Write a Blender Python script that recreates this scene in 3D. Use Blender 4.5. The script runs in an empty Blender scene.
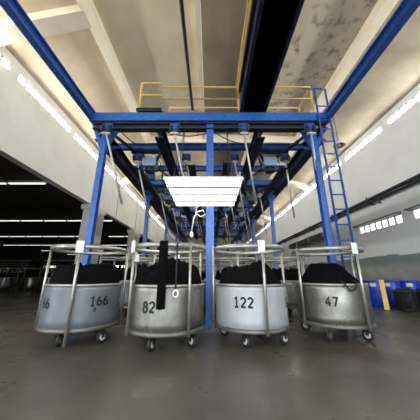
import bpy, bmesh, math, random
from mathutils import Vector, Matrix, noise
random.seed(7)
S = bpy.context.scene
C = S.collection
PI = math.pi
R_ = math.radians
ORD = ['first', 'second', 'third', 'fourth', 'fifth', 'sixth', 'seventh', 'eighth', 'ninth', 'tenth', 'eleventh', 'twelfth', 'thirteenth', 'fourteenth']

# ------------------------------------------------------------------ materials
def mat(name, col, rough=0.5, metal=0.0, col2=None, scale=4.0, bump=0.0, bscale=30.0, detail=4.0, stretch=(1, 1, 1), rr=None, lo=.35, hi=.65, spec=None):
    m = bpy.data.materials.new(name); m.use_nodes = True
    nt = m.node_tree; b = nt.nodes['Principled BSDF']
    b.inputs['Base Color'].default_value = (*col, 1)
    b.inputs['Roughness'].default_value = rough
    b.inputs['Metallic'].default_value = metal
    if spec is not None: b.inputs['Specular IOR Level'].default_value = spec
    if col2 or bump or rr:
        tc = nt.nodes.new('ShaderNodeTexCoord'); mp = nt.nodes.new('ShaderNodeMapping')
        mp.inputs['Scale'].default_value = stretch
        nt.links.new(tc.outputs['Object'], mp.inputs['Vector'])
    if col2 or rr:
        n = nt.nodes.new('ShaderNodeTexNoise'); n.inputs['Scale'].default_value = scale; n.inputs['Detail'].default_value = detail
        n.inputs['Roughness'].default_value = .6
        nt.links.new(mp.outputs[0], n.inputs['Vector'])
        mr = nt.nodes.new('ShaderNodeMapRange'); mr.inputs[1].default_value = lo; mr.inputs[2].default_value = hi
        nt.links.new(n.outputs['Fac'], mr.inputs[0])
    if col2:
        mx = nt.nodes.new('ShaderNodeMix'); mx.data_type = 'RGBA'
        mx.inputs[6].default_value = (*col, 1); mx.inputs[7].default_value = (*col2, 1)
        nt.links.new(mr.outputs[0], mx.inputs[0]); nt.links.new(mx.outputs[2], b.inputs['Base Color'])
    if rr:
        m2 = nt.nodes.new('ShaderNodeMapRange'); m2.inputs[3].default_value = rr[0]; m2.inputs[4].default_value = rr[1]
        nt.links.new(mr.outputs[0], m2.inputs[0]); nt.links.new(m2.outputs[0], b.inputs['Roughness'])
    if bump:
        n2 = nt.nodes.new('ShaderNodeTexNoise'); n2.inputs['Scale'].default_value = bscale; n2.inputs['Detail'].default_value = 5
        nt.links.new(mp.outputs[0], n2.inputs['Vector'])
        bp = nt.nodes.new('ShaderNodeBump'); bp.inputs['Strength'].default_value = bump; bp.inputs['Distance'].default_value = .02
        nt.links.new(n2.outputs['Fac'], bp.inputs['Height']); nt.links.new(bp.outputs[0], b.inputs['Normal'])
    return m

def emis(name, col, st):
    m = bpy.data.materials.new(name); m.use_nodes = True
    b = m.node_tree.nodes['Principled BSDF']
    b.inputs['Base Color'].default_value = (.8, .8, .8, 1)
    b.inputs['Emission Color'].default_value = (*col, 1); b.inputs['Emission Strength'].default_value = st
    return m

M = {}
M['plaster'] = mat('plaster', (.88, .87, .83), .8, col2=(.78, .77, .73), scale=1.2, lo=.45, hi=.8)
M['plaster_r'] = mat('plaster_r', (.86, .88, .89), .8, col2=(.79, .81, .82), scale=1.0, lo=.45, hi=.8)
M['dado'] = mat('dado', (.36, .43, .40), .6, col2=(.30, .36, .34), scale=1.5, detail=6)
M['plinth'] = mat('plinth', (.47, .46, .43), .7, col2=(.34, .335, .31), scale=2.5, detail=8)
M['ceil'] = mat('ceiling_cream', (.85, .75, .55), .85, col2=(.72, .61, .42), scale=.9, detail=8, bump=.2, bscale=8)
M['ceil_brown'] = mat('ceiling_brown', (.38, .31, .22), .85, col2=(.30, .24, .17), scale=1.0, detail=6)
M['ceil_stain'] = mat('ceiling_stained', (.66, .58, .45), .85, col2=(.14, .12, .09), scale=3.2, detail=10, lo=.50, hi=.74)
M['ceil_dim_left'] = mat('ceiling_beige_dimmed', (.66, .56, .39), .85, col2=(.52, .43, .29), scale=.8, detail=9)  # left outer panel: weaker light put into a slightly darker colour
M['ceil_dim_right'] = mat('ceiling_grey_brown_dimmed', (.46, .40, .30), .85, col2=(.31, .265, .195), scale=.9, detail=9)  # right outer panel: lesser light there painted in as a darker tone
M['rib'] = mat('rib_paint', (.88, .80, .63), .85, col2=(.80, .71, .54), scale=1.4)
M['floor'] = mat('floor_concrete', (.125, .11, .088), .28, col2=(.062, .056, .045), scale=.9, detail=8, rr=(.22, .5), bump=.06, bscale=12)
M['bay_shade_tone'] = mat('bay_shade_tone', (.075, .07, .058), .85, col2=(.05, .047, .04), scale=.5, spec=.15)  # bay surfaces darkened in colour to stand for the weak lighting
M['pillar'] = mat('pillar_paint', (.80, .78, .69), .75, col2=(.70, .68, .60), scale=1.5)
M['blue'] = mat('blue_paint', (.042, .145, .50), .26, col2=(.026, .095, .38), scale=3, detail=6, rr=(.22, .38))
M['blue_shaded'] = mat('blue_paint_shaded', (.006, .013, .042), .45, col2=(.006, .011, .035), scale=3)  # darker copy of the blue paint, underside shade put into the colour
M['yellow'] = mat('yellow_paint', (.90, .62, .13), .45, col2=(.76, .50, .10), scale=5)
M['steel'] = mat('brushed_steel', (.36, .36, .335), .34, .85, col2=(.17, .165, .15), scale=3.0, detail=8, stretch=(1, 1, .6), rr=(.25, .48), bump=.03, bscale=5)
M['steel_b'] = mat('blue_grey_steel', (.195, .215, .245), .42, .3, col2=(.145, .165, .19), scale=3.0, detail=8, stretch=(1, 1, .6), rr=(.36, .5))
M['steel_w'] = mat('pale_steel', (.50, .53, .56), .42, .2, col2=(.38, .41, .44), scale=3.0, detail=8, stretch=(1, 1, .6), rr=(.36, .5))
M['pipe'] = mat('cage_tube', (.50, .49, .45), .35, .75, col2=(.36, .35, .31), scale=6, rr=(.28, .5))
M['flange'] = mat('flange_steel', (.20, .20, .18), .5, .6, col2=(.13, .13, .11), scale=5)
M['rod'] = mat('galvanised_rod', (.62, .61, .57), .4, .5)
M['darkmetal'] = mat('dark_metal', (.030, .032, .038), .5, .3)
M['machine'] = mat('machine_grey', (.045, .046, .045), .5, .2, col2=(.03, .03, .03), scale=3)
M['motor'] = mat('motor_paint', (.46, .62, .88), .35, col2=(.36, .50, .76), scale=5)
M['black'] = mat('black_fibre', (.0035, .0035, .004), .95, bump=.9, bscale=60, spec=.06, col2=(.006, .006, .007), scale=20)
M['rubber'] = mat('black_rubber', (.018, .018, .02), .6)
M['wheel'] = mat('wheel_hub', (.55, .53, .50), .5)
M['ink'] = mat('black_ink', (.012, .012, .014), .7)
M['paper'] = mat('white_paper', (.85, .86, .84), .7)
M['barrel'] = mat('blue_plastic', (.015, .06, .62), .35)
M['cream_lid'] = mat('cream_label', (.82, .80, .58), .6)
M['lime'] = mat('yellow_label', (.75, .78, .16), .6)
M['frame_grey'] = mat('frame_grey', (.45, .45, .44), .6)
M['awning'] = mat('awning_grey', (.10, .105, .11), .6)
M['tube'] = emis('tube_light', (1, .98, .94), 2.6)
M['bay_tube'] = emis('bay_tube', (1, .99, .95), 1.0)
M['pane'] = emis('daylit_pane', (1, 1, .97), 46.0)
M['pane_low'] = emis('daylit_low_pane', (.97, 1, .98), 1.6)
M['pane_far'] = emis('daylit_far_pane', (1, 1, .97), 1.6)

# ------------------------------------------------------------------ geometry
def frame_of(d, up=Vector((0, 0, 1))):
    d = d.normalized()
    if abs(d.dot(up)) > .98: up = Vector((0, 1, 0))
    x = d.cross(up).normalized(); z = x.cross(d).normalized()
    return x, z

class MB:
    def __init__(s): s.bm = bmesh.new()
    def box(s, x0, x1, y0, y1, z0, z1, bev=0):
        g = bmesh.ops.create_cube(s.bm, size=1)['verts']
        for v in g:
            v.co = Vector(((x0 + x1) / 2 + v.co.x * (x1 - x0), (y0 + y1) / 2 + v.co.y * (y1 - y0), (z0 + z1) / 2 + v.co.z * (z1 - z0)))
        if bev:
            es = list({e for v in g for e in v.link_edges})
            bmesh.ops.bevel(s.bm, geom=es, offset=bev, segments=2, affect='EDGES', profile=.5)
        return s
    def bar(s, p, q, w, h):
        p = Vector(p); q = Vector(q); x, z = frame_of(q - p); r = []
        for o in (p, q):
            r.append([s.bm.verts.new(o + x * (a * w / 2) + z * (b * h / 2)) for a, b in ((-1, -1), (1, -1), (1, 1), (-1, 1))])
        for i in range(4): s.bm.faces.new((r[0][i], r[0][(i + 1) % 4], r[1][(i + 1) % 4], r[1][i]))
        s.bm.faces.new(r[0][::-1]); s.bm.faces.new(r[1]); return s
    def prof(s, p, q, pts):           # closed profile (side, up) swept from p to q
        p = Vector(p); q = Vector(q); x, z = frame_of(q - p); r = []
        for o in (p, q): r.append([s.bm.verts.new(o + x * a + z * b) for a, b in pts])
        n = len(pts)
        for i in range(n): s.bm.faces.new((r[0][i], r[0][(i + 1) % n], r[1][(i + 1) % n], r[1][i]))
        s.bm.faces.new(r[0][::-1]); s.bm.faces.new(r[1]); return s
    def ibeam(s, p, q, w, h, t=.022):
        a, b = w / 2, h / 2; f = t * 1.3; k = t / 2
        return s.prof(p, q, [(-a, -b), (a, -b), (a, -b + f), (k, -b + f), (k, b - f), (a, b - f), (a, b), (-a, b), (-a, b - f), (-k, b - f), (-k, -b + f), (-a, -b + f)])
    def tube(s, pts, r, n=10, closed=False):
        pts = [Vector(p) for p in pts]; rings = []; m = len(pts)
        for i, p in enumerate(pts):
            if closed: d = (pts[(i + 1) % m] - pts[i - 1])
            else: d = (pts[min(i + 1, m - 1)] - pts[max(i - 1, 0)])
            x, z = frame_of(d)
            rings.append([s.bm.verts.new(p + x * (r * math.cos(2 * PI * k / n)) + z * (r * math.sin(2 * PI * k / n))) for k in range(n)])
        for i in range(m if closed else m - 1):
            A = rings[i]; B = rings[(i + 1) % m]
            for k in range(n):
                f = s.bm.faces.new((A[k], A[(k + 1) % n], B[(k + 1) % n], B[k])); f.smooth = True
        if not closed: s.bm.faces.new(rings[0][::-1]); s.bm.faces.new(rings[-1])
        return s
    def lathe(s, prof, n=48, c=(0, 0, 0), closed=False, wob=None):
        rings = []
        for r, z in prof:
            rg = []
            for k in range(n):
                a = 2 * PI * k / n; rr = r + (wob(a, z) if wob else 0)
                rg.append(s.bm.verts.new((c[0] + rr * math.cos(a), c[1] + rr * math.sin(a), c[2] + z)))
            rings.append(rg)
        L = len(rings)
        for i in range(L if closed else L - 1):
            A = rings[i]; B = rings[(i + 1) % L]
            for k in range(n):
                f = s.bm.faces.new((A[k], A[(k + 1) % n], B[(k + 1) % n], B[k])); f.smooth = True
        if not closed:
            if prof[0][0] > 1e-4: s.bm.faces.new(rings[0][::-1])
            if prof[-1][0] > 1e-4: s.bm.faces.new(rings[-1])
        return s
    def disc_x(s, c, r, w, n=20, rin=0):          # wheel with axis along x
        for sx in (0,):
            pr = [(r * .55, -w / 2), (r * .92, -w / 2), (r, -w / 4), (r, w / 4), (r * .92, w / 2), (r * .55, w / 2)]
            rings = []
            for rr, x in pr:
                rings.append([s.bm.verts.new((c[0] + x, c[1] + rr * math.cos(2 * PI * k / n), c[2] + rr * math.sin(2 * PI * k / n))) for k in range(n)])
            for i in range(len(rings) - 1):
                for k in range(n): s.bm.faces.new((rings[i][k], rings[i][(k + 1) % n], rings[i + 1][(k + 1) % n], rings[i + 1][k])).smooth = True
            s.bm.faces.new(rings[0][::-1]); s.bm.faces.new(rings[-1])
        return s
    def build(s, name, m, parent=None, loc=None, rz=None):
        bmesh.ops.recalc_face_normals(s.bm, faces=s.bm.faces)
        me = bpy.data.meshes.new(name); s.bm.to_mesh(me); s.bm.free()
        for mm in (m if isinstance(m, (list, tuple)) else [m]): me.materials.append(mm)
        o = bpy.data.objects.new(name, me); C.objects.link(o)
        if parent: o.parent = parent
        if loc: o.location = loc
        if rz is not None: o.rotation_euler.z = rz
        return o

def tag(o, label, cat, group=None, kind=None):
    o['label'] = label; o['category'] = cat
    if group: o['group'] = group
    if kind: o['kind'] = kind
    return o
def empty(name, loc, rz=0):
    o = bpy.data.objects.new(name, None); C.objects.link(o); o.location = loc; o.rotation_euler.z = rz
    o.empty_display_size = .2
    return o
def struct(o, label=None, cat=None):
    o['kind'] = 'structure'
    if label: o['label'] = label; o['category'] = cat
    return o
KIDS = {}
def copy_tree(o, parent=None):
    c = o.copy(); C.objects.link(c)
    if parent: c.parent = parent
    for ch in list(o.children): copy_tree(ch, c)
    return c

# ------------------------------------------------------------------ setting
XL, XR = -6.2, 7.5
Y0, Y1 = -6.0, 46.0
ZF = 4.56
struct(MB().box(-46, XR + .3, Y0 - 6, 62, -.2, 0).build('floor', M['floor']), 'dark glossy stained concrete factory floor', 'floor')
# folded concrete roof
roof = [(XL - .3, 7.55), (-3.45, 8.4), (-.35, 8.55), (2.3, 8.55), (4.9, 8.4), (XR + .3, 7.5)]
mb = MB(); th = .2; nseg = 1
slots = [3, 0, 1, 2, 4]
for i in range(5):
    (xa, za), (xb, zb) = roof[i], roof[i + 1]
    vs = [mb.bm.verts.new(p) for p in ((xa, Y0, za), (xb, Y0, zb), (xb, Y1, zb), (xa, Y1, za), (xa, Y0, za + th), (xb, Y0, zb + th), (xb, Y1, zb + th), (xa, Y1, za + th))]
    for f in ((0, 1, 2, 3), (4, 5, 6, 7), (0, 1, 5, 4), (1, 2, 6, 5), (2, 3, 7, 6), (3, 0, 4, 7)):
        mb.bm.faces.new([vs[k] for k in f]).material_index = slots[i]
struct(mb.build('ceiling', [M['ceil'], M['ceil_brown'], M['ceil_stain'], M['ceil_dim_left'], M['ceil_dim_right']]), 'stained cream folded concrete ceiling', 'ceiling')
for i, (x, zz, w) in enumerate(((-3.45, 8.4, .3), (-.35, 8.55, .16), (2.3, 8.55, .2), (4.9, 8.4, .34))):
    struct(MB().box(x - w / 2, x + w / 2, Y0, Y1, zz - .32, zz + .1).build('trim_%d' % (i + 1), M['rib']), 'cream concrete rib running along the ceiling, %s from the white fascia' % ORD[i], 'ceiling rib')
k = 5
for x0, x1, za, zb in ((XL - .05, -3.45, 7.6, 8.4), (4.9, XR + .05, 8.4, 7.6)):
    for yy in ((4.3, 14.3, 24.3) if x0 < 0 else (15.5, 25.5)):
        mb = MB(); vs = []
        for y in (yy, yy + .45):
            vs.append([mb.bm.verts.new(p) for p in ((x0, y, za - .3), (x1, y, zb - .3), (x1, y, zb + .05), (x0, y, za + .05))])
        for q in range(4): mb.bm.faces.new((vs[0][q], vs[0][(q + 1) % 4], vs[1][(q + 1) % 4], vs[1][q]))
        mb.bm.faces.new(vs[0][::-1]); mb.bm.faces.new(vs[1])
        struct(mb.build('trim_%d' % k, M['rib'])); k += 1

struct(MB().box(-3.45, 4.9, 10.6, 10.95, 8.05, 8.6).build('trim_18', M['rib']), 'cream concrete beam crossing the ceiling beyond the second gantry beam', 'ceiling rib')
# left wall: fascia carried on pillars, strip windows above
WZ0, WZ1 = 7.04, 7.31
lw = [(-3.7 + 3.1 * i, -3.7 + 3.1 * i + 2.8) for i in range(16)]
rw = [(-4.25 + 3.12 * i, -4.25 + 3.12 * i + 2.72) for i in range(16)]
def side_wall(name, xi, xo, z0, wins, m, label, holes=()):
    a, b = min(xi, xo), max(xi, xo); mb = MB()
    ztop = 7.75
    if holes:
        hz0, hz1 = 2.95, 3.32
        mb.box(a, b, Y0, Y1, z0, hz0); mb.box(a, b, Y0, Y1, hz1, WZ0); y = Y0
        for h0, h1 in holes: mb.box(a, b, y, h0, hz0, hz1); y = h1
        mb.box(a, b, y, Y1, hz0, hz1)
    else: mb.box(a, b, Y0, Y1, z0, WZ0)
    mb.box(a, b, Y0, Y1, WZ1, ztop); y = Y0
    for w0, w1 in wins:
        mb.box(a, b, y, w0, WZ0, WZ1); y = w1
    mb.box(a, b, y, Y1, WZ0, WZ1)
    return struct(mb.build(name, m), label, 'wall')
lowwin = [(8.32 - 3.1, 8.32 - .45), (8.32, 10.92)]
side_wall('wall_left', XL, XL - .3, ZF, lw, M['plaster'], 'long white concrete fascia above the dark bay')
side_wall('wall_right', XR, XR + .3, 0, rw, M['plaster_r'], 'long white wall behind the ladder', lowwin)
wn = 1
def window(x, s, y0, y1, z0, z1, nm, pm, label, aw=False):
    global wn
    fr = MB(); d = .05
    xa, xb = (x - .06, x + .02) if s < 0 else (x - .02, x + .06)
    xa, xb = sorted((x + s * .02, x + s * .08))
    fr.box(xa, xb, y0, y1, z0, z0 + .03); fr.box(xa, xb, y0, y1, z1 - .03, z1)
    for i in range(nm + 1):
        yy = y0 + (y1 - y0) * i / nm; ya = max(y0, yy - .035); yb = min(y1, yy + .035)
        fr.box(xa, xb, ya, yb, z0, z1)
    o = struct(fr.build('window_%d' % wn, M['frame_grey']), label, 'window'); wn += 1
    q = MB(); b0, b1 = x + s * .10, x + s * .22
    q.bm.faces.new([q.bm.verts.new(c) for c in ((b0, y0, z0 + .01), (b0, y1, z0 + .01), (b1, y1, z1 - .01), (b1, y0, z1 - .01))])
    q.build('pane', pm, o)
    return o
for i, (a, b) in enumerate(lw[2:11]):
    window(XL, -1, a, b, WZ0, WZ1, 9, M['pane'], 'strip window high in the white fascia, %s along from the cart numbered 166 side' % ORD[i])
for i, (a, b) in enumerate(rw[2:11]):
    window(XR, 1, a, b, WZ0, WZ1, 9, M['pane'], 'strip window high in the white wall behind the ladder, %s along into the hall' % ORD[i])
for i, (a, b) in enumerate(lowwin):
    window(XR, 1, a, b, 2.95, 3.32, 7, M['pane_low'], 'low slot window under a dark hood below the wall pipes, %s into the hall' % ORD[i])
    hm = MB().prof((XR - .12, a - .03, 3.36), (XR - .12, b + .03, 3.36), [(-.13, -.05), (.13, -.05), (.13, .05), (-.13, .0)])
    tag(hm.build('window_hood', M['awning']), 'dark hood over the %s low slot window in the white wall' % ORD[i], 'window hood', 'hoods over the low slot windows')

# green dado with chipped upper edge
mb = MB(); y = Y0; n = 0
while y < Y1:
    l = random.uniform(.3, .9); h = 1.80 + random.uniform(-.06, .05)
    mb.box(XR - .02, XR + .05, y, min(y + l, Y1), 0, h); y += l
struct(mb.build('trim_20', M['dado']), 'grey-green painted lower band of the wall behind the blue barrels', 'dado')
struct(MB().box(XR - .035, XR + .04, Y0, Y1, 0, 1.32).build('trim_21', M['plinth']), 'grey lowest band of the wall behind the blue barrels', 'wall band')
# dark bay
struct(MB().box(-46, XL - .3, 3, 60.3, ZF, ZF + .25).build('ceiling_left', M['bay_shade_tone']), 'low ceiling of the dark side bay, shade put into its colour', 'ceiling')
struct(MB().box(-46, XL - .3, 2.7, 3.0, 0, ZF).build('wall_bay_light_block', M['bay_shade_tone']))  # unseen wall added to keep light from the rear opening out
struct(MB().box(-46.3, -46, 2.7, 60.3, 0, ZF).build('wall_bay_side', M['bay_shade_tone']))
struct(MB().box(-46, XL - .3, 60, 60.3, 0, ZF).build('wall_bay_far', M['bay_shade_tone']))
mb = MB()
mb.box(XL - .3, XR + .3, Y1, Y1 + .3, 0, 8.6)
struct(mb.build('wall_far', M['pillar']), 'far end wall of the hall', 'wall')
struct(MB().box(XL - .3, XL, Y1, 60.3, 0, ZF).build('wall_bay_return', M['bay_shade_tone']))
for i in range(9):
    x = -44 + i * 4.1
    fr = MB()
    for a in (x, x + 1.75, x + 3.5): fr.box(a, a + .1, 59.9, 60, 2.9, 3.55)
    fr.box(x, x + 3.6, 59.9, 60, 2.85, 2.95); fr.box(x, x + 3.6, 59.9, 60, 3.5, 3.6)
    o = struct(fr.build('window_%d' % wn, M['bay_shade_tone']), 'bright window in the far wall of the dark bay, %s from the pillars' % ORD[8 - i], 'window'); wn += 1
    MB().box(x + .05, x + 3.55, 59.95, 59.98, 2.9, 3.55).build('pane', M['pane_far'], o)
for i, yc in enumerate((-1.6, 4.9, 11.6, 18.2, 24.8, 31.4, 38)):
    mb = MB().box(XL - .42, XL + .14, yc - .6, yc + .6, 0, ZF, .02)
    mb.box(XL - .5, XL + .16, yc - .7, yc + .7, ZF - .25, ZF + .0)
    struct(mb.build('pillar', M['pillar']), 'square cream pillar carrying the white fascia, %s along' % ORD[i], 'pillar')
for i, yc in enumerate((14.0, 17.9, 21.8, 25.7)):
    struct(MB().box(XL, XL + .012, yc - .012, yc + .012, ZF, WZ0).build('trim_%d' % (30 + i), M['darkmetal']))

# bay beams + fluorescent rows
lamp0 = None; Mlab = 'fluorescent tubes under the black bay ceiling'
for r, yy in enumerate((8.0, 14.2, 20.4, 26.6, 32.8, 39.0, 45.2, 51.4)):
    cnt = 0
    for j in range(12):
        x = XL - 1.0 - j * 1.54 - (.9 if r == 1 and j > 4 else 0)
        if r == 0 and j > 5: continue
        if r > 0 and random.random() < .14: continue
        if lamp0 is None:
            t = empty('fluorescent_batten', (x, yy, ZF)); lamp0 = t
            MB().box(-.74, .74, -.06, .06, -.09, 0, .01).build('housing', M['frame_grey'], t)
            tb = MB()
            for s in (-.028, .028): tb.tube([(-.70, s, -.105), (.70, s, -.105)], .019, 8)
            tb.build('tube', M['bay_tube'], t)
        else:
            t = copy_tree(lamp0); t.location = (x, yy, ZF)
        tag(t, '%s lit tube lamp from the white fascia, %s row into the dark bay' % (ORD[cnt], ORD[r]), 'light', Mlab); cnt += 1

# ------------------------------------------------------------------ blue gantry
G = empty('gantry', (0, 5, 0))
tag(G, 'tall blue painted steel gantry standing over the steel carts', 'gantry')
def gp(mb, name, m, ): 
    o = mb.build(name, m); o.parent = G; o.matrix_parent_inverse = Matrix.Translation((0, -5, 0)); return o
FY = [-3.5, 5.0, 9.3, 13.6, 18.0, 22.5]
PX = [-2.78, 0.0, 2.74]
for fi, fy in enumerate(FY):
    for px in PX:
        if fy < 0 and px == 0: continue
        w = .18 if px == 0 else .135
        mb = MB().ibeam((px, fy + .06, 0.02), (px, fy + .06, 4.92), w, w * 1.05, .025)
        mb.box(px - .17, px + .17, fy - .1, fy + .22, 0, .03)
        gp(mb, 'post', M['blue'])
    for px in (PX[0], PX[2]):
        s = 1 if px > 0 else -1
        mb = MB().bar((px, fy + .06, 4.05), (px + s * .36, fy + .06, 4.94), .09, .09)
        mb.bar((px, fy + .06, 4.05), (px - s * .36, fy + .06, 4.94), .09, .09)
        mb.bar((px, fy + .06, 4.15), (px, fy + .85, 4.72), .08, .08)
        gp(mb, 'knee_brace', M['blue'])
    # portal beam: face channel
    mb = MB().prof((-3.2, fy, 5.05), (3.2, fy, 5.05), [(.10, -.125), (.10, .125), (-.10, .125), (-.10, .10), (.06, .10), (.06, -.10), (-.10, -.10), (-.10, -.125)])
    for xx in (-2.0, -1.0, 1.0, 2.0): mb.box(xx - .01, xx + .01, fy - .05, fy + .09, 4.94, 5.22)
    gp(mb, 'portal_beam', M['blue'])
    gp(MB().ibeam((-3.1, fy + .02, 4.79), (3.1, fy + .02, 4.79), .18, .18, .02), 'trolley_rail', M['darkmetal'])
for fy in (6.25, 7.75, 11.4, 15.8, 20.2):
    gp(MB().ibeam((-3.0, fy, 4.98), (3.0, fy, 4.98), .14, .2, .022), 'cross_beam', M['blue'])
for s in (-1, 1):
    gp(MB().ibeam((s * 3.14, -3.5, 5.08), (s * 3.14, 4.94, 5.08), .14, .24, .02), 'runway_beam', M['blue'])
    gp(MB().ibeam((s * 2.95, 5.1, 4.66), (s * 2.95, 22.6, 4.66), .26, .4, .025), 'runway_beam', M['blue_shaded'])
    gp(MB().ibeam((s * 1.36, 5.1, 4.70), (s * 1.36, 22.6, 4.70), .24, .34, .025), 'track_beam', M['blue_shaded'])
    gp(MB().bar((s * 2.95, 5.1, 4.9), (s * 1.36, 9.2, 4.9), .07, .07), 'diagonal_brace', M['blue_shaded'])
    gp(MB().bar((s * 1.36, 9.3, 4.9), (s * 2.95, 13.5, 4.9), .07, .07), 'diagonal_brace', M['blue_shaded'])
# walkway platform
mb = MB()
for i in range(9):
    yy = 5.1 + i * .085; mb.box(-1.4, 2.95, yy, yy + .05, 5.25, 5.285)
for xx in (-1.4, -.4, .6, 1.6, 2.6): mb.box(xx, xx + .04, 5.08, 5.86, 5.22, 5.26)
gp(mb, 'walkway_grating', M['darkmetal'])
gp(MB().box(-1.97, -1.30, 4.86, 5.8, 5.25, 5.29).box(-1.97, -1.30, 4.86, 4.9, 5.20, 5.27), 'walkway_landing', M['darkmetal'])
gp(MB().box(.88, 1.45, -3.5, 4.99, 5.25, 5.95).box(.80, 1.53, -3.5, 4.99, 5.25, 5.28).box(.80, 1.53, -3.5, 4.99, 5.92, 5.95), 'box_girder', M['blue_shaded'])

# guard rail
GR = empty('guardrail', (0, 5.05, 5.28))
tag(GR, 'yellow tubular guardrail around the walkway on top of the blue gantry', 'guardrail')
def lp(mb, name, m, root):
    o = mb.build(name, m); o.parent = root; o.matrix_parent_inverse = Matrix.Translation(-root.location); return o
r = .026
for nm, z in (('handrail', 6.17), ('midrail', 5.76)):
    lp(MB().tube([(-1.92, 5.2, z), (-1.92, 4.92, z), (-1.33, 4.92, z), (-1.33, 5.05, z), (.8, 5.05, z)], r), nm, M['yellow'], GR)
    lp(MB().tube([(1.5, 5.05, z), (2.86, 5.05, z), (2.86, 5.86, z)], r), nm, M['yellow'], GR)
    lp(MB().tube([(-1.3, 5.86, z), (2.86, 5.86, z)], r * .9), nm, M['yellow'], GR)
    lp(MB().tube([(.76, -3.4, z + .02), (.76, 5.05, z + .02)], r), nm, M['yellow'], GR)
for x, y in ((-1.92, 4.92), (-1.3, 5.86), (1.5, 5.05), (1.6, 5.86), (2.86, 5.05), (2.86, 5.86), (.8, 5.05), (.76, 2.2), (.76, -.6)):
    lp(MB().tube([(x, y, 5.27), (x, y, 6.17)], r), 'rail_post', M['yellow'], GR)

# ladder
LD = empty('ladder', (3.01, 4.98, 0)); tag(LD, 'blue steel ladder fixed beside the gantry post behind the cart numbered 47', 'ladder')
for x in (2.86, 3.16):
    pts = [(x, 4.86, 0.02), (x, 4.86, 5.9)] + [(x + (.16 * (1 - math.cos(a)) * (-1)), 4.86 + .35 * math.sin(a) * .8, 5.9 + .32 * math.sin(a)) for a in (PI / 6, PI / 3, PI / 2)]
    lp(MB().tube(pts, .026, 8), 'stile', M['blue'], LD)
for i in range(15):
    z = .3 + i * .36
    lp(MB().tube([(2.86, 4.86, z), (3.16, 4.86, z)], .017, 8), 'rung', M['blue'], LD)
mb = MB()
for z in (2.2, 4.2): mb.bar((2.86, 4.86, z), (2.80, 5.0, z), .04, .03)
lp(mb, 'bracket', M['blue'], LD)

# fluorescent panels in the gantry
pan0 = None
for i in range(4):
    yy = 3.62 + i * .395; zz = 2.60; xc = -.115
    t = empty('light_panel', (xc, yy, zz))
    if pan0 is None:
        pan0 = t
        MB().prof((-.69, 0, 0), (.69, 0, 0), [(-.15, -.035), (-.165, -.035), (-.165, 0), (-.07, .07), (.07, .07), (.165, 0), (.165, -.035), (.15, -.035), (.15, 0), (-.15, 0)]).build('reflector', M['paper'], t)
        MB().box(-.67, .67, -.14, .14, -.02, .004, .008).build('diffuser', M['tube'], t)
    else:
        for ch in pan0.children:
            if ch.name.startswith('wire'): continue
            c = ch.copy(); C.objects.link(c); c.parent = t
    for x in (-.55, .55): MB().tube([(x, 0, .065), (x, 4.93 - yy, 4.70 - zz)], .005, 5).build('wire', M['darkmetal'], t)
    tag(t, 'long lit white lamp panel hung before the middle post, %s back from the front' % ORD[i], 'light', 'lamp panels hung before the gantry')

# pulley trolleys with hanging rods
tro0 = None
tr_rows = [(4.80, (-2.62, -.90, .86, 2.55), 'front beam'), (6.25, (-2.3, -.75, .78, 2.38), 'second beam'), (9.15, (-2.2, -.8, .85, 2.2), 'third beam'), (11.4, (-2.0, .8, 2.0), 'fourth beam'), (13.45, (-2.2, -.7, .9, 2.2), 'fifth beam')]
for ri, (yy, xs, what) in enumerate(tr_rows):
    for xi, x in enumerate(xs):
        if tro0 is None:
            t = empty('pulley_trolley', (x, yy, 4.61)); tro0 = t
            MB().box(-.13, .13, -.03, .05, -.10, .11, .012).box(-.06, .06, -.05, .22, .06, .10).build('bracket', M['blue'], t)
            for s in (-.09, .09): MB().disc_x((s, -.02, -.06), .115, .07).build('sheave', M['darkmetal'], t)
            MB().tube([(-.15, -.02, -.06), (.15, -.02, -.06)], .018, 8).build('axle', M['darkmetal'], t)
            MB().box(-.11, .11, -.06, .02, -.20, -.15, .008).build('rod_clamp', M['rod'], t)
            MB().tube([(0, -.02, -.17), (.34, .62, -1.85)], .026, 8).build('pull_rod', M['rod'], t)
        else: t = copy_tree(tro0); t.location = (x, yy, 4.61)
        t.rotation_euler.z = 0
        tag(t, 'dark pulley with slanting rod under the %s, %s from white fascia' % (what, ORD[xi]), 'pulley', 'pulley trolleys with pull rods in the gantry')

# hoist motors
mot0 = None
for yi, yy in enumerate((6.5, 9.8, 12.9, 16.4)):
    for s, side in ((-1, 'the white fascia'), (1, 'the ladder')):
        x = s * 1.95
        if mot0 is None:
            t = empty('hoist_motor', (x, yy, 4.5)); mot0 = t
            MB().box(-.21, .21, -.18, .18, -.13, .17, .02).build('motor_housing', M['motor'], t)
            MB().lathe([(.14, -.3), (.15, -.28), (.15, -.14), (.12, -.12)], 16).build('drum', M['darkmetal'], t)
            mb = MB()
            for q in (-.3, .3): mb.bar((q * .55, 0, .1), (q * 1.25, -.1, .46), .06, .08)
            mb.bar((-.66, 0, .44), (.66, 0, .44), .09, .09)
            mb.build('suspension_frame', M['darkmetal'], t)
            MB().bar((-.27, -.05, -.1), (-.44, -.1, .45), .03, .05).build('lever', M['darkmetal'], t)
            MB().tube([(.24, 0, .15), (.34, -.02, .0), (.3, .05, -.22), (.12, .1, -.26)], .014, 6).build('cable', M['darkmetal'], t)
        else: t = copy_tree(mot0); t.location = (x, yy, 4.5)
        tag(t, 'pale blue hoist motor toward %s, %s back from the front beam' % (side, ORD[yi]), 'hoist motor', 'hoist motors in the gantry')

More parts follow.
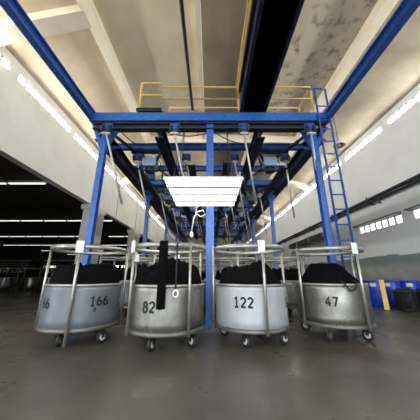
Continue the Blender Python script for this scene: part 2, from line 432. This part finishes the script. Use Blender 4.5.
for i, (x, z, ww) in enumerate(((-.62, 4.35, .3), (.55, 4.42, .26), (-2.3, 4.25, .22), (2.35, 4.25, .22))):
    mb = MB().prof((x, 6.2, z), (x, 24, z), [(-ww / 2, -.05), (ww / 2, -.05), (ww / 2, .05), (ww / 2 - .012, .05), (ww / 2 - .012, -.035), (-ww / 2 + .012, -.035), (-ww / 2 + .012, .05), (-ww / 2, .05)])
    tag(mb.build('cable_tray', M['darkmetal']), 'dark cable tray running lengthwise inside the gantry, %s' % ('between white fascia track and middle post', 'between middle post and ladder side track', 'beside the white fascia posts', 'beside the ladder side posts')[i], 'cable tray', 'cable trays in the gantry')
hos0 = None
for i, (x, y, l, k) in enumerate(((-1.7, 6.9, .9, .3), (-1.1, 7.6, 1.1, -.2), (1.15, 7.3, 1.0, .3), (1.75, 8.6, 1.2, -.3), (-.35, 8.4, 1.0, .25), (.4, 9.6, 1.3, .2), (-1.5, 10.3, 1.5, .3), (1.4, 10.9, 1.4, -.3), (-.5, 11.6, 1.6, .3), (.7, 12.4, 1.7, -.3), (-1.9, 14, 1.5, .4), (1.9, 14.2, 1.5, -.4), (0, 15, 1.7, .4), (1.1, 17, 1.8, .3))):
    pts = [(x + k * math.sin(PI * q / 12), y, 4.6 - l * math.sin(PI * q / 12) + .0) if 0 else (x + k * (q / 12) + .06 * math.sin(q), y + .03 * math.cos(q * 1.3), 4.66 - l * math.sin(PI * .5 * q / 12)) for q in range(13)]
    mb = MB().tube(pts, .035, 7)
    e = Vector(pts[-1]); mb.box(e.x - .09, e.x + .09, e.y - .07, e.y + .07, e.z - .2, e.z + .05, .02)
    tag(mb.build('air_hose', M['darkmetal']), 'dark hose with a block at its end hanging in the gantry, %s from the front' % ORD[i], 'hose', 'hoses hanging in the gantry')
# small control boxes and cables
for i, (x, y, z, w) in enumerate(((-2.3, 7.72, 4.62, .36), (-1.9, 11.4, 4.6, .45), (2.1, 11.4, 4.6, .4), (.6, 13.6, 4.4, .5), (-.7, 15.8, 4.55, .5))):
    t = empty('junction_box', (x, y, z)); tag(t, 'blue junction box hung under a gantry beam, %s back in the gantry' % ORD[i], 'junction box', 'junction boxes in the gantry')
    MB().box(-w / 2, w / 2, -.1, .1, -.14, .14, .012).build('casing', M['blue'], t)
    MB().box(-.03, .03, -.03, .03, .13, .27 if z < 4.7 else .2).build('bracket', M['darkmetal'], t)
def sag(p, q, s, n=12):
    p = Vector(p); q = Vector(q)
    return [p.lerp(q, i / n) - Vector((0, 0, s * 4 * (i / n) * (1 - i / n))) for i in range(n + 1)]
tag(MB().tube([(-.47, 4.9, 5.26), (-.47, -5.6, 5.34)], .034, 8).build('conduit', M['darkmetal']), 'thin dark conduit running overhead from the front blue beam past the yellow rail', 'conduit')
for i, (p, q, s) in enumerate((((-2.4, 5.05, 4.7), (-1.36, 6.25, 4.55), .15), ((-1.2, 5.05, 4.7), (-.1, 5.0, 4.6), .12), ((.1, 5.0, 4.65), (1.36, 5.4, 4.6), .18), ((1.4, 5.3, 4.55), (2.8, 6.25, 4.6), .2), ((-2.7, 9.2, 4.6), (0, 9.25, 4.4), .25), ((0, 9.25, 4.4), (2.7, 9.2, 4.6), .22))):
    tag(MB().tube(sag(p, q, s), .013, 6).build('cable', M['darkmetal']), 'thin black cable sagging between gantry beams, %s back from the front' % ORD[i], 'cable', 'cables slung in the gantry')
pc = [(-.06, 5.03, 2.55), (-.16, 4.98, 2.62), (-.30, 4.95, 2.55), (-.34, 4.95, 2.40), (-.22, 4.95, 2.30), (-.1, 4.95, 2.36), (-.17, 4.95, 2.46), (-.30, 4.95, 2.42), (-.38, 4.95, 2.25), (-.42, 4.96, 1.95)]
mb = MB().tube(pc, .016, 6)
mb.lathe([(0, -.09), (.04, -.07), (.045, .0), (.02, .05)], 10, (-.42, 4.96, 1.9))
tag(mb.build('cord', M['paper']), 'knotted white cord with a switch hanging on the middle blue post', 'cord')

# ------------------------------------------------------------------ tub carts
RB, Z0, Z1 = .58, .245, .865
def arc(cx, cy, rx, ry, a0, a1, n=14):
    return [(cx + rx * math.cos(R_(a0 + (a1 - a0) * i / n)), cy + ry * math.sin(R_(a0 + (a1 - a0) * i / n))) for i in range(n + 1)]
GLYPH = {   # strokes in a box 0.6 wide, 1 high
    '1': [[(.10, .80), (.32, .97), (.32, .05)], [(.12, .05), (.52, .05)]],
    '2': [arc(.3, .70, .23, .25, 165, -35) + [(.08, .06)], [(.05, .06), (.55, .06)]],
    '4': [[(.42, .02), (.42, .96), (.05, .32)], [(.03, .32), (.58, .32)]],
    '6': [arc(.3, .30, .23, .26, 0, 360, 22), arc(.42, .32, .36, .63, 175, 95)],
    '7': [[(.05, .93), (.55, .93), (.22, .02)]],
    '8': [arc(.3, .73, .19, .21, 0, 360, 20), arc(.3, .28, .23, .25, 0, 360, 22)],
    'o': [arc(.3, .4, .2, .28, 0, 360, 18)]}
def bend_text(txt, size, phi, zc, R, parent, wob=None, m=None, name='stencil_number', sw=.20):
    mb = MB(); adv = .74; x0 = -(adv * (len(txt) - 1) + .6) / 2
    def put(x, y):
        a = phi + x * size / R; z = zc + (y - .5) * size
        q = RB + wob(a - PI / 2, z) + .005 if wob else R
        return mb.bm.verts.new((q * math.sin(a), -q * math.cos(a), z))
    for ci, ch in enumerate(txt):
        for st in GLYPH[ch]:
            pts = [Vector((x0 + adv * ci + p[0], p[1])) for p in st]; L = []
            for k, p in enumerate(pts):
                cl = (pts[0] - pts[-1]).length < 1e-4
                pa = pts[k - 1] if k else (pts[-2] if cl else p); pb = pts[k + 1] if k < len(pts) - 1 else (pts[1] if cl else p)
                d1 = (p - pa).normalized() if (p - pa).length > 1e-6 else (pb - p).normalized()
                d2 = (pb - p).normalized() if (pb - p).length > 1e-6 else d1
                t = (d1 + d2).normalized() if (d1 + d2).length > .2 else d1
                nrm = Vector((-t.y, t.x)); h = sw / 2 / max(.55, nrm.dot(Vector((-d1.y, d1.x))))
                L.append((put(*(p + nrm * h)), put(*(p - nrm * h))))
            for k in range(len(L) - 1): mb.bm.faces.new((L[k][1], L[k + 1][1], L[k + 1][0], L[k][0]))
    return mb.build(name, M['ink'], parent)

def dents(amp, seed):
    off = Vector((seed * 3.1, seed, 0))
    def f(a, z): return amp * noise.noise(Vector((math.cos(a) * 2.2, math.sin(a) * 2.2, z * 3)) + off)
    return f
def pole_pos(deg, rr=.69): a = R_(deg); return rr * math.sin(a), -rr * math.cos(a)
def make_cart(loc, label, bodym, poles, amp, seed, pole_low=None, tagpole=None, casters=((-.32, -.40), (.34, -.36), (-.34, .38), (.34, .38)), ring_z=1.43, group='steel tub carts', cang=(20, -30, 60, 10), wtag=True):
    t = empty('tub_cart', loc); tag(t, label, 'cart', group)
    prof = [(.02, Z0 + .01), (RB - .03, Z0 + .01), (RB, Z0 + .03)]
    n = 7
    for i in range(1, n + 1): prof.append((RB, Z0 + .03 + (Z1 - Z0 - .03) * i / n))
    prof += [(RB - .012, Z1), (RB - .012, Z0 + .06), (.02, Z0 + .05)]
    body = MB().lathe(prof, 72, wob=dents(amp, seed)).build('tub_body', bodym, t)
    # rim band and base flange
    MB().lathe([(RB - .016, Z1 - .032), (RB + .008, Z1 - .032), (RB + .012, Z1 - .014), (RB + .008, Z1 + .005), (RB - .016, Z1 + .005)], 72, closed=True).build('rim_band', M['pipe'], t)
    MB().lathe([(.3, Z0 - .035), (RB + .006, Z0 - .035), (RB + .012, Z0 - .02), (RB + .008, Z0 + .02), (.3, Z0 + .02)], 72, closed=True).build('base_flange', M['flange'], t)
    # ring + poles
    mb = MB().lathe([(RB + .022, ring_z - .035), (RB + .034, ring_z - .035), (RB + .034, ring_z + .035), (RB + .022, ring_z + .035)], 72, closed=True)
    mb.build('cage_ring', M['pipe'], t)
    for i, d in enumerate(poles):
        x, y = pole_pos(d, RB + .055); zl = .06 if (pole_low == i) else .20
        MB().tube([(x, y, zl), (x, y, ring_z + .05)], .021, 10).build('cage_pole', M['pipe'], t)
    for (x, y), ca in zip(casters, cang):
        c = empty('caster', (x, y, 0)); c.parent = t; c.rotation_euler.z = R_(ca)
        MB().disc_x((0, .03, .09), .09, .05).build('wheel', M['rubber'], c)
        MB().disc_x((0, .03, .09), .052, .06, 14).build('hub', M['wheel'], c)
        f = MB()
        for s in (-.042, .042): f.bar((s, .03, .085), (s, 0, .19), .008, .05)
        f.box(-.05, .05, -.05, .05, .18, .21)
        f.build('fork', M['darkmetal'], c)
    if wtag:
        x, y = pole_pos(tagpole if tagpole is not None else poles[0], RB + .082); a = R_(tagpole if tagpole is not None else poles[0])
        mb = MB().box(-.055, .055, -.004, .004, -.10, .08)
        mb.build('paper_tag', M['paper'], t, (x, y, ring_z - .0), a)
    return t, body

def heap(name_label, loc, fn, seed, lumps=.05, ex=6):
    mb = MB(); NR, NA = 26, 80; rows = []
    off = Vector((seed * 7.3, seed * 1.7, 0))
    for i in range(NR + 1):
        r = (RB - .032) * i / NR; row = []
        for k in range(NA if i else 1):
            a = 2 * PI * k / NA; x, y = r * math.cos(a), r * math.sin(a)
            p = Vector((x, y, 0))
            e = 1 - (i / NR) ** ex
            z = fn(x, y) + lumps * (noise.fractal(p * 5 + off, 1.0, 2.0, 4) + .6 * noise.noise(p * 16 + off)) 
            z = (Z1 - .045) * (1 - e) + max(z, Z1 - .06) * e
            row.append(mb.bm.verts.new((x, y, z)))
        rows.append(row)
    for k in range(NA): mb.bm.faces.new((rows[0][0], rows[1][k], rows[1][(k + 1) % NA])).smooth = True
    for i in range(1, NR):
        for k in range(NA): mb.bm.faces.new((rows[i][k], rows[i + 1][k], rows[i + 1][(k + 1) % NA], rows[i][(k + 1) % NA])).smooth = True
    # skirt down into the tub
    low = [mb.bm.verts.new((v.co.x, v.co.y, Z0 + .08)) for v in rows[NR]]
    for k in range(NA): mb.bm.faces.new((rows[NR][k], low[k], low[(k + 1) % NA], rows[NR][(k + 1) % NA]))
    mb.bm.faces.new(low)
    return tag(mb.build('fabric_heap', M['black'], None, loc), name_label, 'fabric', 'heaps of black fibre in the carts')

C1, C2, C3, C4 = (-2.15, 4.03, 0), (-.68, 3.82, 0), (.68, 3.98, 0), (2.19, 4.25, 0)
t1, b1 = make_cart(C1, 'round blue-grey steel tub cart with rod cage numbered 166', M['steel_b'], (14, 100, 190, -76), .004, 1, casters=((-.06, -.42), (.46, -.24), (-.40, .25), (.1, .42)), pole_low=0, tagpole=14)
bend_text('166', .135, R_(50), .62, RB + .0075, b1, dents(0.004, 1)); bend_text('66', .135, R_(-29), .60, RB + .0075, b1, dents(0.004, 1)); bend_text('o', .08, R_(44), .51, RB + .0075, b1, dents(0.004, 1), name='stencil_mark')
t2, b2 = make_cart(C2, 'round dull steel tub cart numbered 82 with a black strip hanging down its front', M['steel'], (38, 128, 218, -48), .006, 2, casters=((-.14, -.42), (.44, -.24), (-.40, .25), (.2, .40)), tagpole=-48, cang=(-15, 40, 60, 10))
bend_text('82', .14, R_(-16), .58, RB + .009, b2, dents(0.006, 2))
t3, b3 = make_cart(C3, 'round whitish steel tub cart with rod cage numbered 122', M['steel_w'], (10, 100, 190, -80), .004, 3, casters=((-.14, -.42), (.42, -.25), (-.40, .25), (.2, .40)), tagpole=8, cang=(30, -60, 60, 10))
bend_text('122', .14, R_(-20), .62, RB + .0075, b3, dents(0.004, 3)); bend_text('122', .14, R_(68), .60, RB + .0075, b3, dents(0.004, 3))
t4, b4 = make_cart(C4, 'round dented bare steel tub cart numbered 47 standing before the ladder', M['steel'], (18, 108, 198, -72), .016, 4, tagpole=14, cang=(-25, 30, 60, 10))
bend_text('47', .14, R_(-28), .60, RB + .017, b4, dents(0.016, 4))
g = lambda x, y, cx, cy, s: math.exp(-((x - cx) ** 2 + (y - cy) ** 2) / (2 * s * s))
heap('lumpy black fibre filling the cart numbered 166', C1, lambda x, y: 1.08 + .08 * g(x, y, .15, 0, .4), 1, .07, 16)
heap('tangled black fibre filling the cart numbered 82', C2, lambda x, y: 1.08 + .12 * g(x, y, .1, 0, .3), 2, .11, 16)
heap('black fibre heaped in two humps in the cart numbered 122', C3, lambda x, y: 1.0 + .14 * g(x, y, -.2, .05, .18) + .24 * g(x, y, .22, .05, .16), 3, .06, 9)
heap('smooth black fibre mound in the cart numbered 47', C4, lambda x, y: .84 + min(.36, .50 * g(x, y, -.03, .05, .30)), 4, .025)

# strip of black cloth over the ring of cart 82
def strip(phi, w, C0, path, wav=.012):
    mb = MB(); rows = []
    for j, (r, z) in enumerate(path):
        row = []
        for i in range(7):
            a = phi + (i - 3) / 6 * w / .63; rr = r - .65 + RB + wav * noise.noise(Vector((i * .9, z * 9, 1.3)))
            zz = z + (.03 * noise.noise(Vector((i * 1.7, 4, 2))) if j == len(path) - 1 else 0)
            row.append(mb.bm.verts.new((rr * math.sin(a), -rr * math.cos(a), zz)))
        rows.append(row)
    for j in range(len(rows) - 1):
        for i in range(6): mb.bm.faces.new((rows[j][i], rows[j][i + 1], rows[j + 1][i + 1], rows[j + 1][i])).smooth = True
    o = mb.build('cloth_strip', M['black'], None, C0)
    sm = o.modifiers.new('s', 'SOLIDIFY'); sm.thickness = .012; sm.offset = 1
    return o
path = [(.60, 1.12), (.63, 1.25), (.645, 1.38), (.655, 1.455), (.68, 1.475), (.706, 1.455), (.71, 1.36), (.712, 1.2), (.71, 1.05), (.706, .95), (.70, .85), (.698, .75), (.694, .65), (.69, .56)]
tag(strip(R_(1.5), .115, C2, path), 'long black cloth strip draped over the ring of the cart numbered 82', 'cloth')
mb = MB().tube([((RB + .05) * math.sin(R_(19)), -(RB + .05) * math.cos(R_(19)), z) for z in (1.46, 1.2, .95, .80)], .012, 6)
hk = empty('hook_cord', C2); tag(hk, 'dark cord with a pale round hook hanging beside the black strip on cart 82', 'cord')
mb.build('cord', M['ink'], hk)
cx, cy = (RB + .055) * math.sin(R_(19)), -(RB + .055) * math.cos(R_(19))
MB().tube([(cx + .035 * math.cos(a), cy, .755 + .045 * math.sin(a)) for a in [2 * PI * i / 14 for i in range(14)]], .014, 6, True).build('hook', M['paper'], hk)
mb = MB()
pts = []
for i in range(15):
    u = i / 14; a = R_(-8 + 20 * u); z = Z1 + .03 - .13 * math.sin(PI * u) ** .8
    pts.append(((RB + .04) * math.sin(a), -(RB + .04) * math.cos(a), z))
a0, a1 = R_(-8), R_(12)
pts = [((RB - .05) * math.sin(a0), -(RB - .05) * math.cos(a0), Z1 + .05)] + pts + [((RB - .05) * math.sin(a1), -(RB - .05) * math.cos(a1), Z1 + .05)]
tag(mb.tube(pts, .013, 6).build('cord', M['ink'], None, C4), 'dark cord looped over the rim of the cart numbered 47', 'cord')

# carts standing behind and in the dark bay (copies)
hp = [o for o in C.objects if o.name.startswith('fabric_heap')]
def back_cart(src, hsrc, loc, rz, label, hlabel):
    c = copy_tree(src); c.location = loc; c.rotation_euler.z = rz; c['label'] = label
    for ch in list(c.children):
        if ch.name.startswith('tub_body'):
            for s in list(ch.children): bpy.data.objects.remove(s)
    h = hsrc.copy(); C.objects.link(h); h.location = loc; h.rotation_euler.z = rz; h['label'] = hlabel
near = ['166', '82', '122', '47']
srcs = [t1, t2, t3, t4]
for ri, (yy, nm) in enumerate(((6.45, 'second'), (7.95, 'third'), (10.6, 'fourth'))):
    for i, x in enumerate((-2.05, -.69, .69, 2.05)):
        s = (i + ri) % 4
        back_cart(srcs[[0, 1, 2, 3][s]], hp[(s + 1) % 4], (x + .03 * ri, yy + .05 * ((i * 7) % 3), 0), .6 * i + ri,
                  'steel tub cart in the %s row, straight behind the cart numbered %s' % (nm, near[i]),
                  'black fibre in the %s row cart straight behind the cart numbered %s' % (nm, near[i]))
for i, (x, y) in enumerate(((-10.6, 15.3), (-12.1, 15.6), (-13.7, 15.4), (-15.3, 15.8), (-9.2, 19), (-10.8, 19.2), (-12.5, 19.4), (-8.0, 13.2))):
    back_cart(srcs[1], hp[i % 4], (x, y, 0), i * .8, 'steel tub cart standing in the dark bay, %s counted from the pillars' % ORD[i], 'black fibre in the dark bay cart, %s counted from the pillars' % ORD[i])

# ------------------------------------------------------------------ machines in the dark bay
m0 = None
for i, (x, y) in enumerate(((-11, 24), (-16, 24.5), (-21, 24), (-9.5, 31), (-15, 31), (-21, 31.5), (-27, 31), (-12, 40), (-20, 40), (-28, 40))):
    if m0 is None:
        t = empty('spinning_machine', (x, y, 0)); m0 = t
        MB().box(-1.9, 1.9, -.5, .5, .15, 1.25, .04).build('machine_body', M['machine'], t)
        for s in (-1.85, -.6, .6, 1.85): MB().bar((s, 0, 1.2), (s, 0, 2.5), .08, .08).build('upright', M['machine'], t)
        MB().bar((-1.95, 0, 2.5), (1.95, 0, 2.5), .12, .1).bar((-1.95, -.1, 2.0), (1.95, -.1, 2.0), .06, .06).build('creel_bar', M['frame_grey'], t)
        mb = MB()
        for q in range(9): mb.lathe([(.09, 0), (.07, .28), (.02, .30)], 10, (-1.7 + q * .42, -.2, 1.25))
        mb.build('bobbins', M['pipe'], t)['kind'] = 'stuff'
        for s in (-1.7, 1.7): MB().box(s - .12, s + .12, -.4, .4, 0, .16).build('foot', M['machine'], t)
        MB().box(-1.5, -.9, -.53, -.5, .7, 1.1).build('control_panel', M['frame_grey'], t)
    else: t = copy_tree(m0); t.location = (x, y, 0)
    tag(t, 'dark textile machine with bar frame deep in the bay, %s counted inward' % ORD[i], 'machine', 'textile machines deep in the dark bay')

# ------------------------------------------------------------------ right wall things
for i, (dx, dz, rr) in enumerate(((.12, 4.38, .055), (.25, 4.30, .07), (.16, 4.18, .05))):
    tag(MB().tube([(XR - dx, -5.5, dz), (XR - dx, 44, dz)], rr, 12).build('wall_pipe', M['darkmetal']), 'dark pipe along the white wall, %s of the run above the low slot windows' % ('topmost', 'middle', 'lowest')[i], 'pipe', 'pipes along the white wall')
for i in range(14):
    y = .5 + i * 3.0
    tag(MB().box(XR - .34, XR, y, y + .06, 4.08, 4.13).box(XR - .34, XR - .31, y, y + .06, 4.08, 4.42).build('pipe_bracket', M['darkmetal']), 'dark bracket under the wall pipes, %s along the hall' % ORD[i], 'bracket', 'brackets of the wall pipes')
tag(MB().tube([(XR - .2, 8.7, 4.15), (XR - .55, 8.5, 3.95), (XR - .62, 8.46, 3.86)], .014, 6).lathe([(.05, -.1), (.06, -.06), (.02, 0)], 10, (XR - .62, 8.46, 3.88)).build('wall_lamp', M['darkmetal']), 'small dark lamp on a thin arm under the wall pipes', 'lamp')
t = empty('duct', (XR - .5, 15, 0)); tag(t, 'dark horizontal duct on the white wall beyond the ladder', 'duct')
lp(MB().box(XR - .75, XR - .03, 13.2, 19, 3.15, 3.5, .03), 'duct_body', M['awning'], t)
lp(MB().box(XR - .78, XR - .005, 15, 15.1, 3.1, 3.55).box(XR - .78, XR - .005, 17.2, 17.3, 3.1, 3.55), 'flange', M['frame_grey'], t)
# pendant lamp
P = empty('pendant_lamp', (5.12, 7.65, 8.3)); tag(P, 'bell shaped high bay lamp hanging from the ceiling beyond the ladder', 'lamp')
MB().tube([(0, 0, .03), (0, 0, -2.1)], .014, 6).build('stem', M['darkmetal'], P)
MB().lathe([(.05, -2.08), (.08, -2.1), (.09, -2.22), (.22, -2.36), (.225, -2.38), (.2, -2.36), (.07, -2.24), (.02, -2.22)], 24).build('lamp_shade', M['rod'], P)
MB().lathe([(.0, -2.40), (.06, -2.37), (.06, -2.3), (.02, -2.24)], 14).build('bulb', M['paper'], P)

# blue barrels
bar0 = None
for i, (x, y) in enumerate(((5.62, 7.9), (6.2, 7.95), (6.72, 7.8), (7.12, 7.3), (6.0, 8.6), (6.65, 8.55))):
    if bar0 is None:
        t = empty('plastic_barrel', (x, y, 0)); bar0 = t
        MB().lathe([(.02, 0), (.22, 0), (.245, .03), (.265, .2), (.275, .24), (.27, .28), (.27, .52), (.275, .56), (.268, .6), (.25, .76), (.24, .8), (.02, .8)], 32).build('barrel_body', M['barrel'], t)
        MB().lathe([(.25, .775), (.262, .775), (.262, .815), (.25, .82), (.02, .82), (.02, .8), (.25, .8)], 32, closed=False).build('lid', M['barrel'], t)
        mb = MB(); 
        for j in range(6):
            a = R_(-58 + j * 6); b = R_(-52 + j * 6)
            vs = [mb.bm.verts.new((.271 * math.sin(q), -.271 * math.cos(q), z)) for q, z in ((a, .64), (b, .64), (b, .75), (a, .75))]
            mb.bm.faces.new(vs)
        mb.build('paper_label', M['cream_lid'], t)
    else: t = copy_tree(bar0); t.location = (x, y, 0)
    t.rotation_euler.z = R_((-10, -20, -5, -35, 40, 90)[i])
    tag(t, ['blue plastic barrel nearest the ladder, with a pale label near its lid', 'blue plastic barrel just behind the yellow A-frame, pale label near its lid', 'blue plastic barrel standing behind the black bins', 'blue plastic barrel closest to the white wall, behind the black bins', 'blue plastic barrel in the back row, nearer the ladder', 'blue plastic barrel in the back row, nearer the white wall'][i], 'barrel', 'blue barrels by the wall')
bn0 = None
for i, (x, y) in enumerate(((5.82, 7.0), (6.38, 6.9), (6.95, 6.8))):
    if bn0 is None:
        t = empty('waste_bin', (x, y, 0)); bn0 = t
        MB().lathe([(.02, 0), (.23, 0), (.25, .03), (.285, .52), (.30, .53), (.30, .56), (.275, .56), (.24, .06), (.02, .06)], 28).build('bin_body', M['rubber'], t)
        MB().lathe([(.02, .08), (.255, .08), (.27, .5), (.2, .6), (.1, .63), (.02, .64)], 24, wob=lambda a, z: .02 * math.sin(5 * a + z * 9)).build('bin_bag', M['ink'], t)
    else: t = copy_tree(bn0); t.location = (x, y, 0); t.rotation_euler.z = i
    tag(t, 'black plastic bin before the blue barrels, %s counted from the yellow A-frame' % ORD[i], 'bin', 'black bins before the barrels')
# yellow A-frame stand
t = empty('floor_sign', (5.30, 7.15, 0)); tag(t, 'narrow yellow folding stand leaning in front of the blue barrels', 'stand')
MB().prof((0, -.16, .02), (0, .03, .84), [(-.06, -.015), (.06, -.015), (.06, .015), (-.06, .015)]).build('front_panel', M['yellow'], t)
MB().prof((0, .24, .02), (0, .05, .84), [(-.06, -.015), (.06, -.015), (.06, .015), (-.06, .015)]).build('rear_panel', M['yellow'], t); t.rotation_euler.z = R_(-38)
MB().box(-.06, .06, .0, .08, .82, .86, .01).build('hinge', M['lime'], t)

# ------------------------------------------------------------------ light and camera
w = bpy.data.worlds.new('World'); S.world = w; w.use_nodes = True
bg = w.node_tree.nodes['Background']; bg.inputs[0].default_value = (.93, .97, 1, 1); bg.inputs[1].default_value = 2.9

cam = bpy.data.cameras.new('Camera'); co = bpy.data.objects.new('Camera', cam); C.objects.link(co)
cam.sensor_width = 36; cam.sensor_fit = 'HORIZONTAL'; cam.lens = 220 / 420 * 36
co.location = (0, 0, 1.0); co.rotation_euler = (R_(90 + 16.5), 0, 0)
cam.clip_start = .05; cam.clip_end = 200
S.camera = co
vs = S.view_settings
S.display_settings.display_device = 'sRGB'
vs.view_transform = 'Standard'; vs.look = 'None'; vs.gamma = 1; vs.use_curve_mapping = False; vs.exposure = 0.6
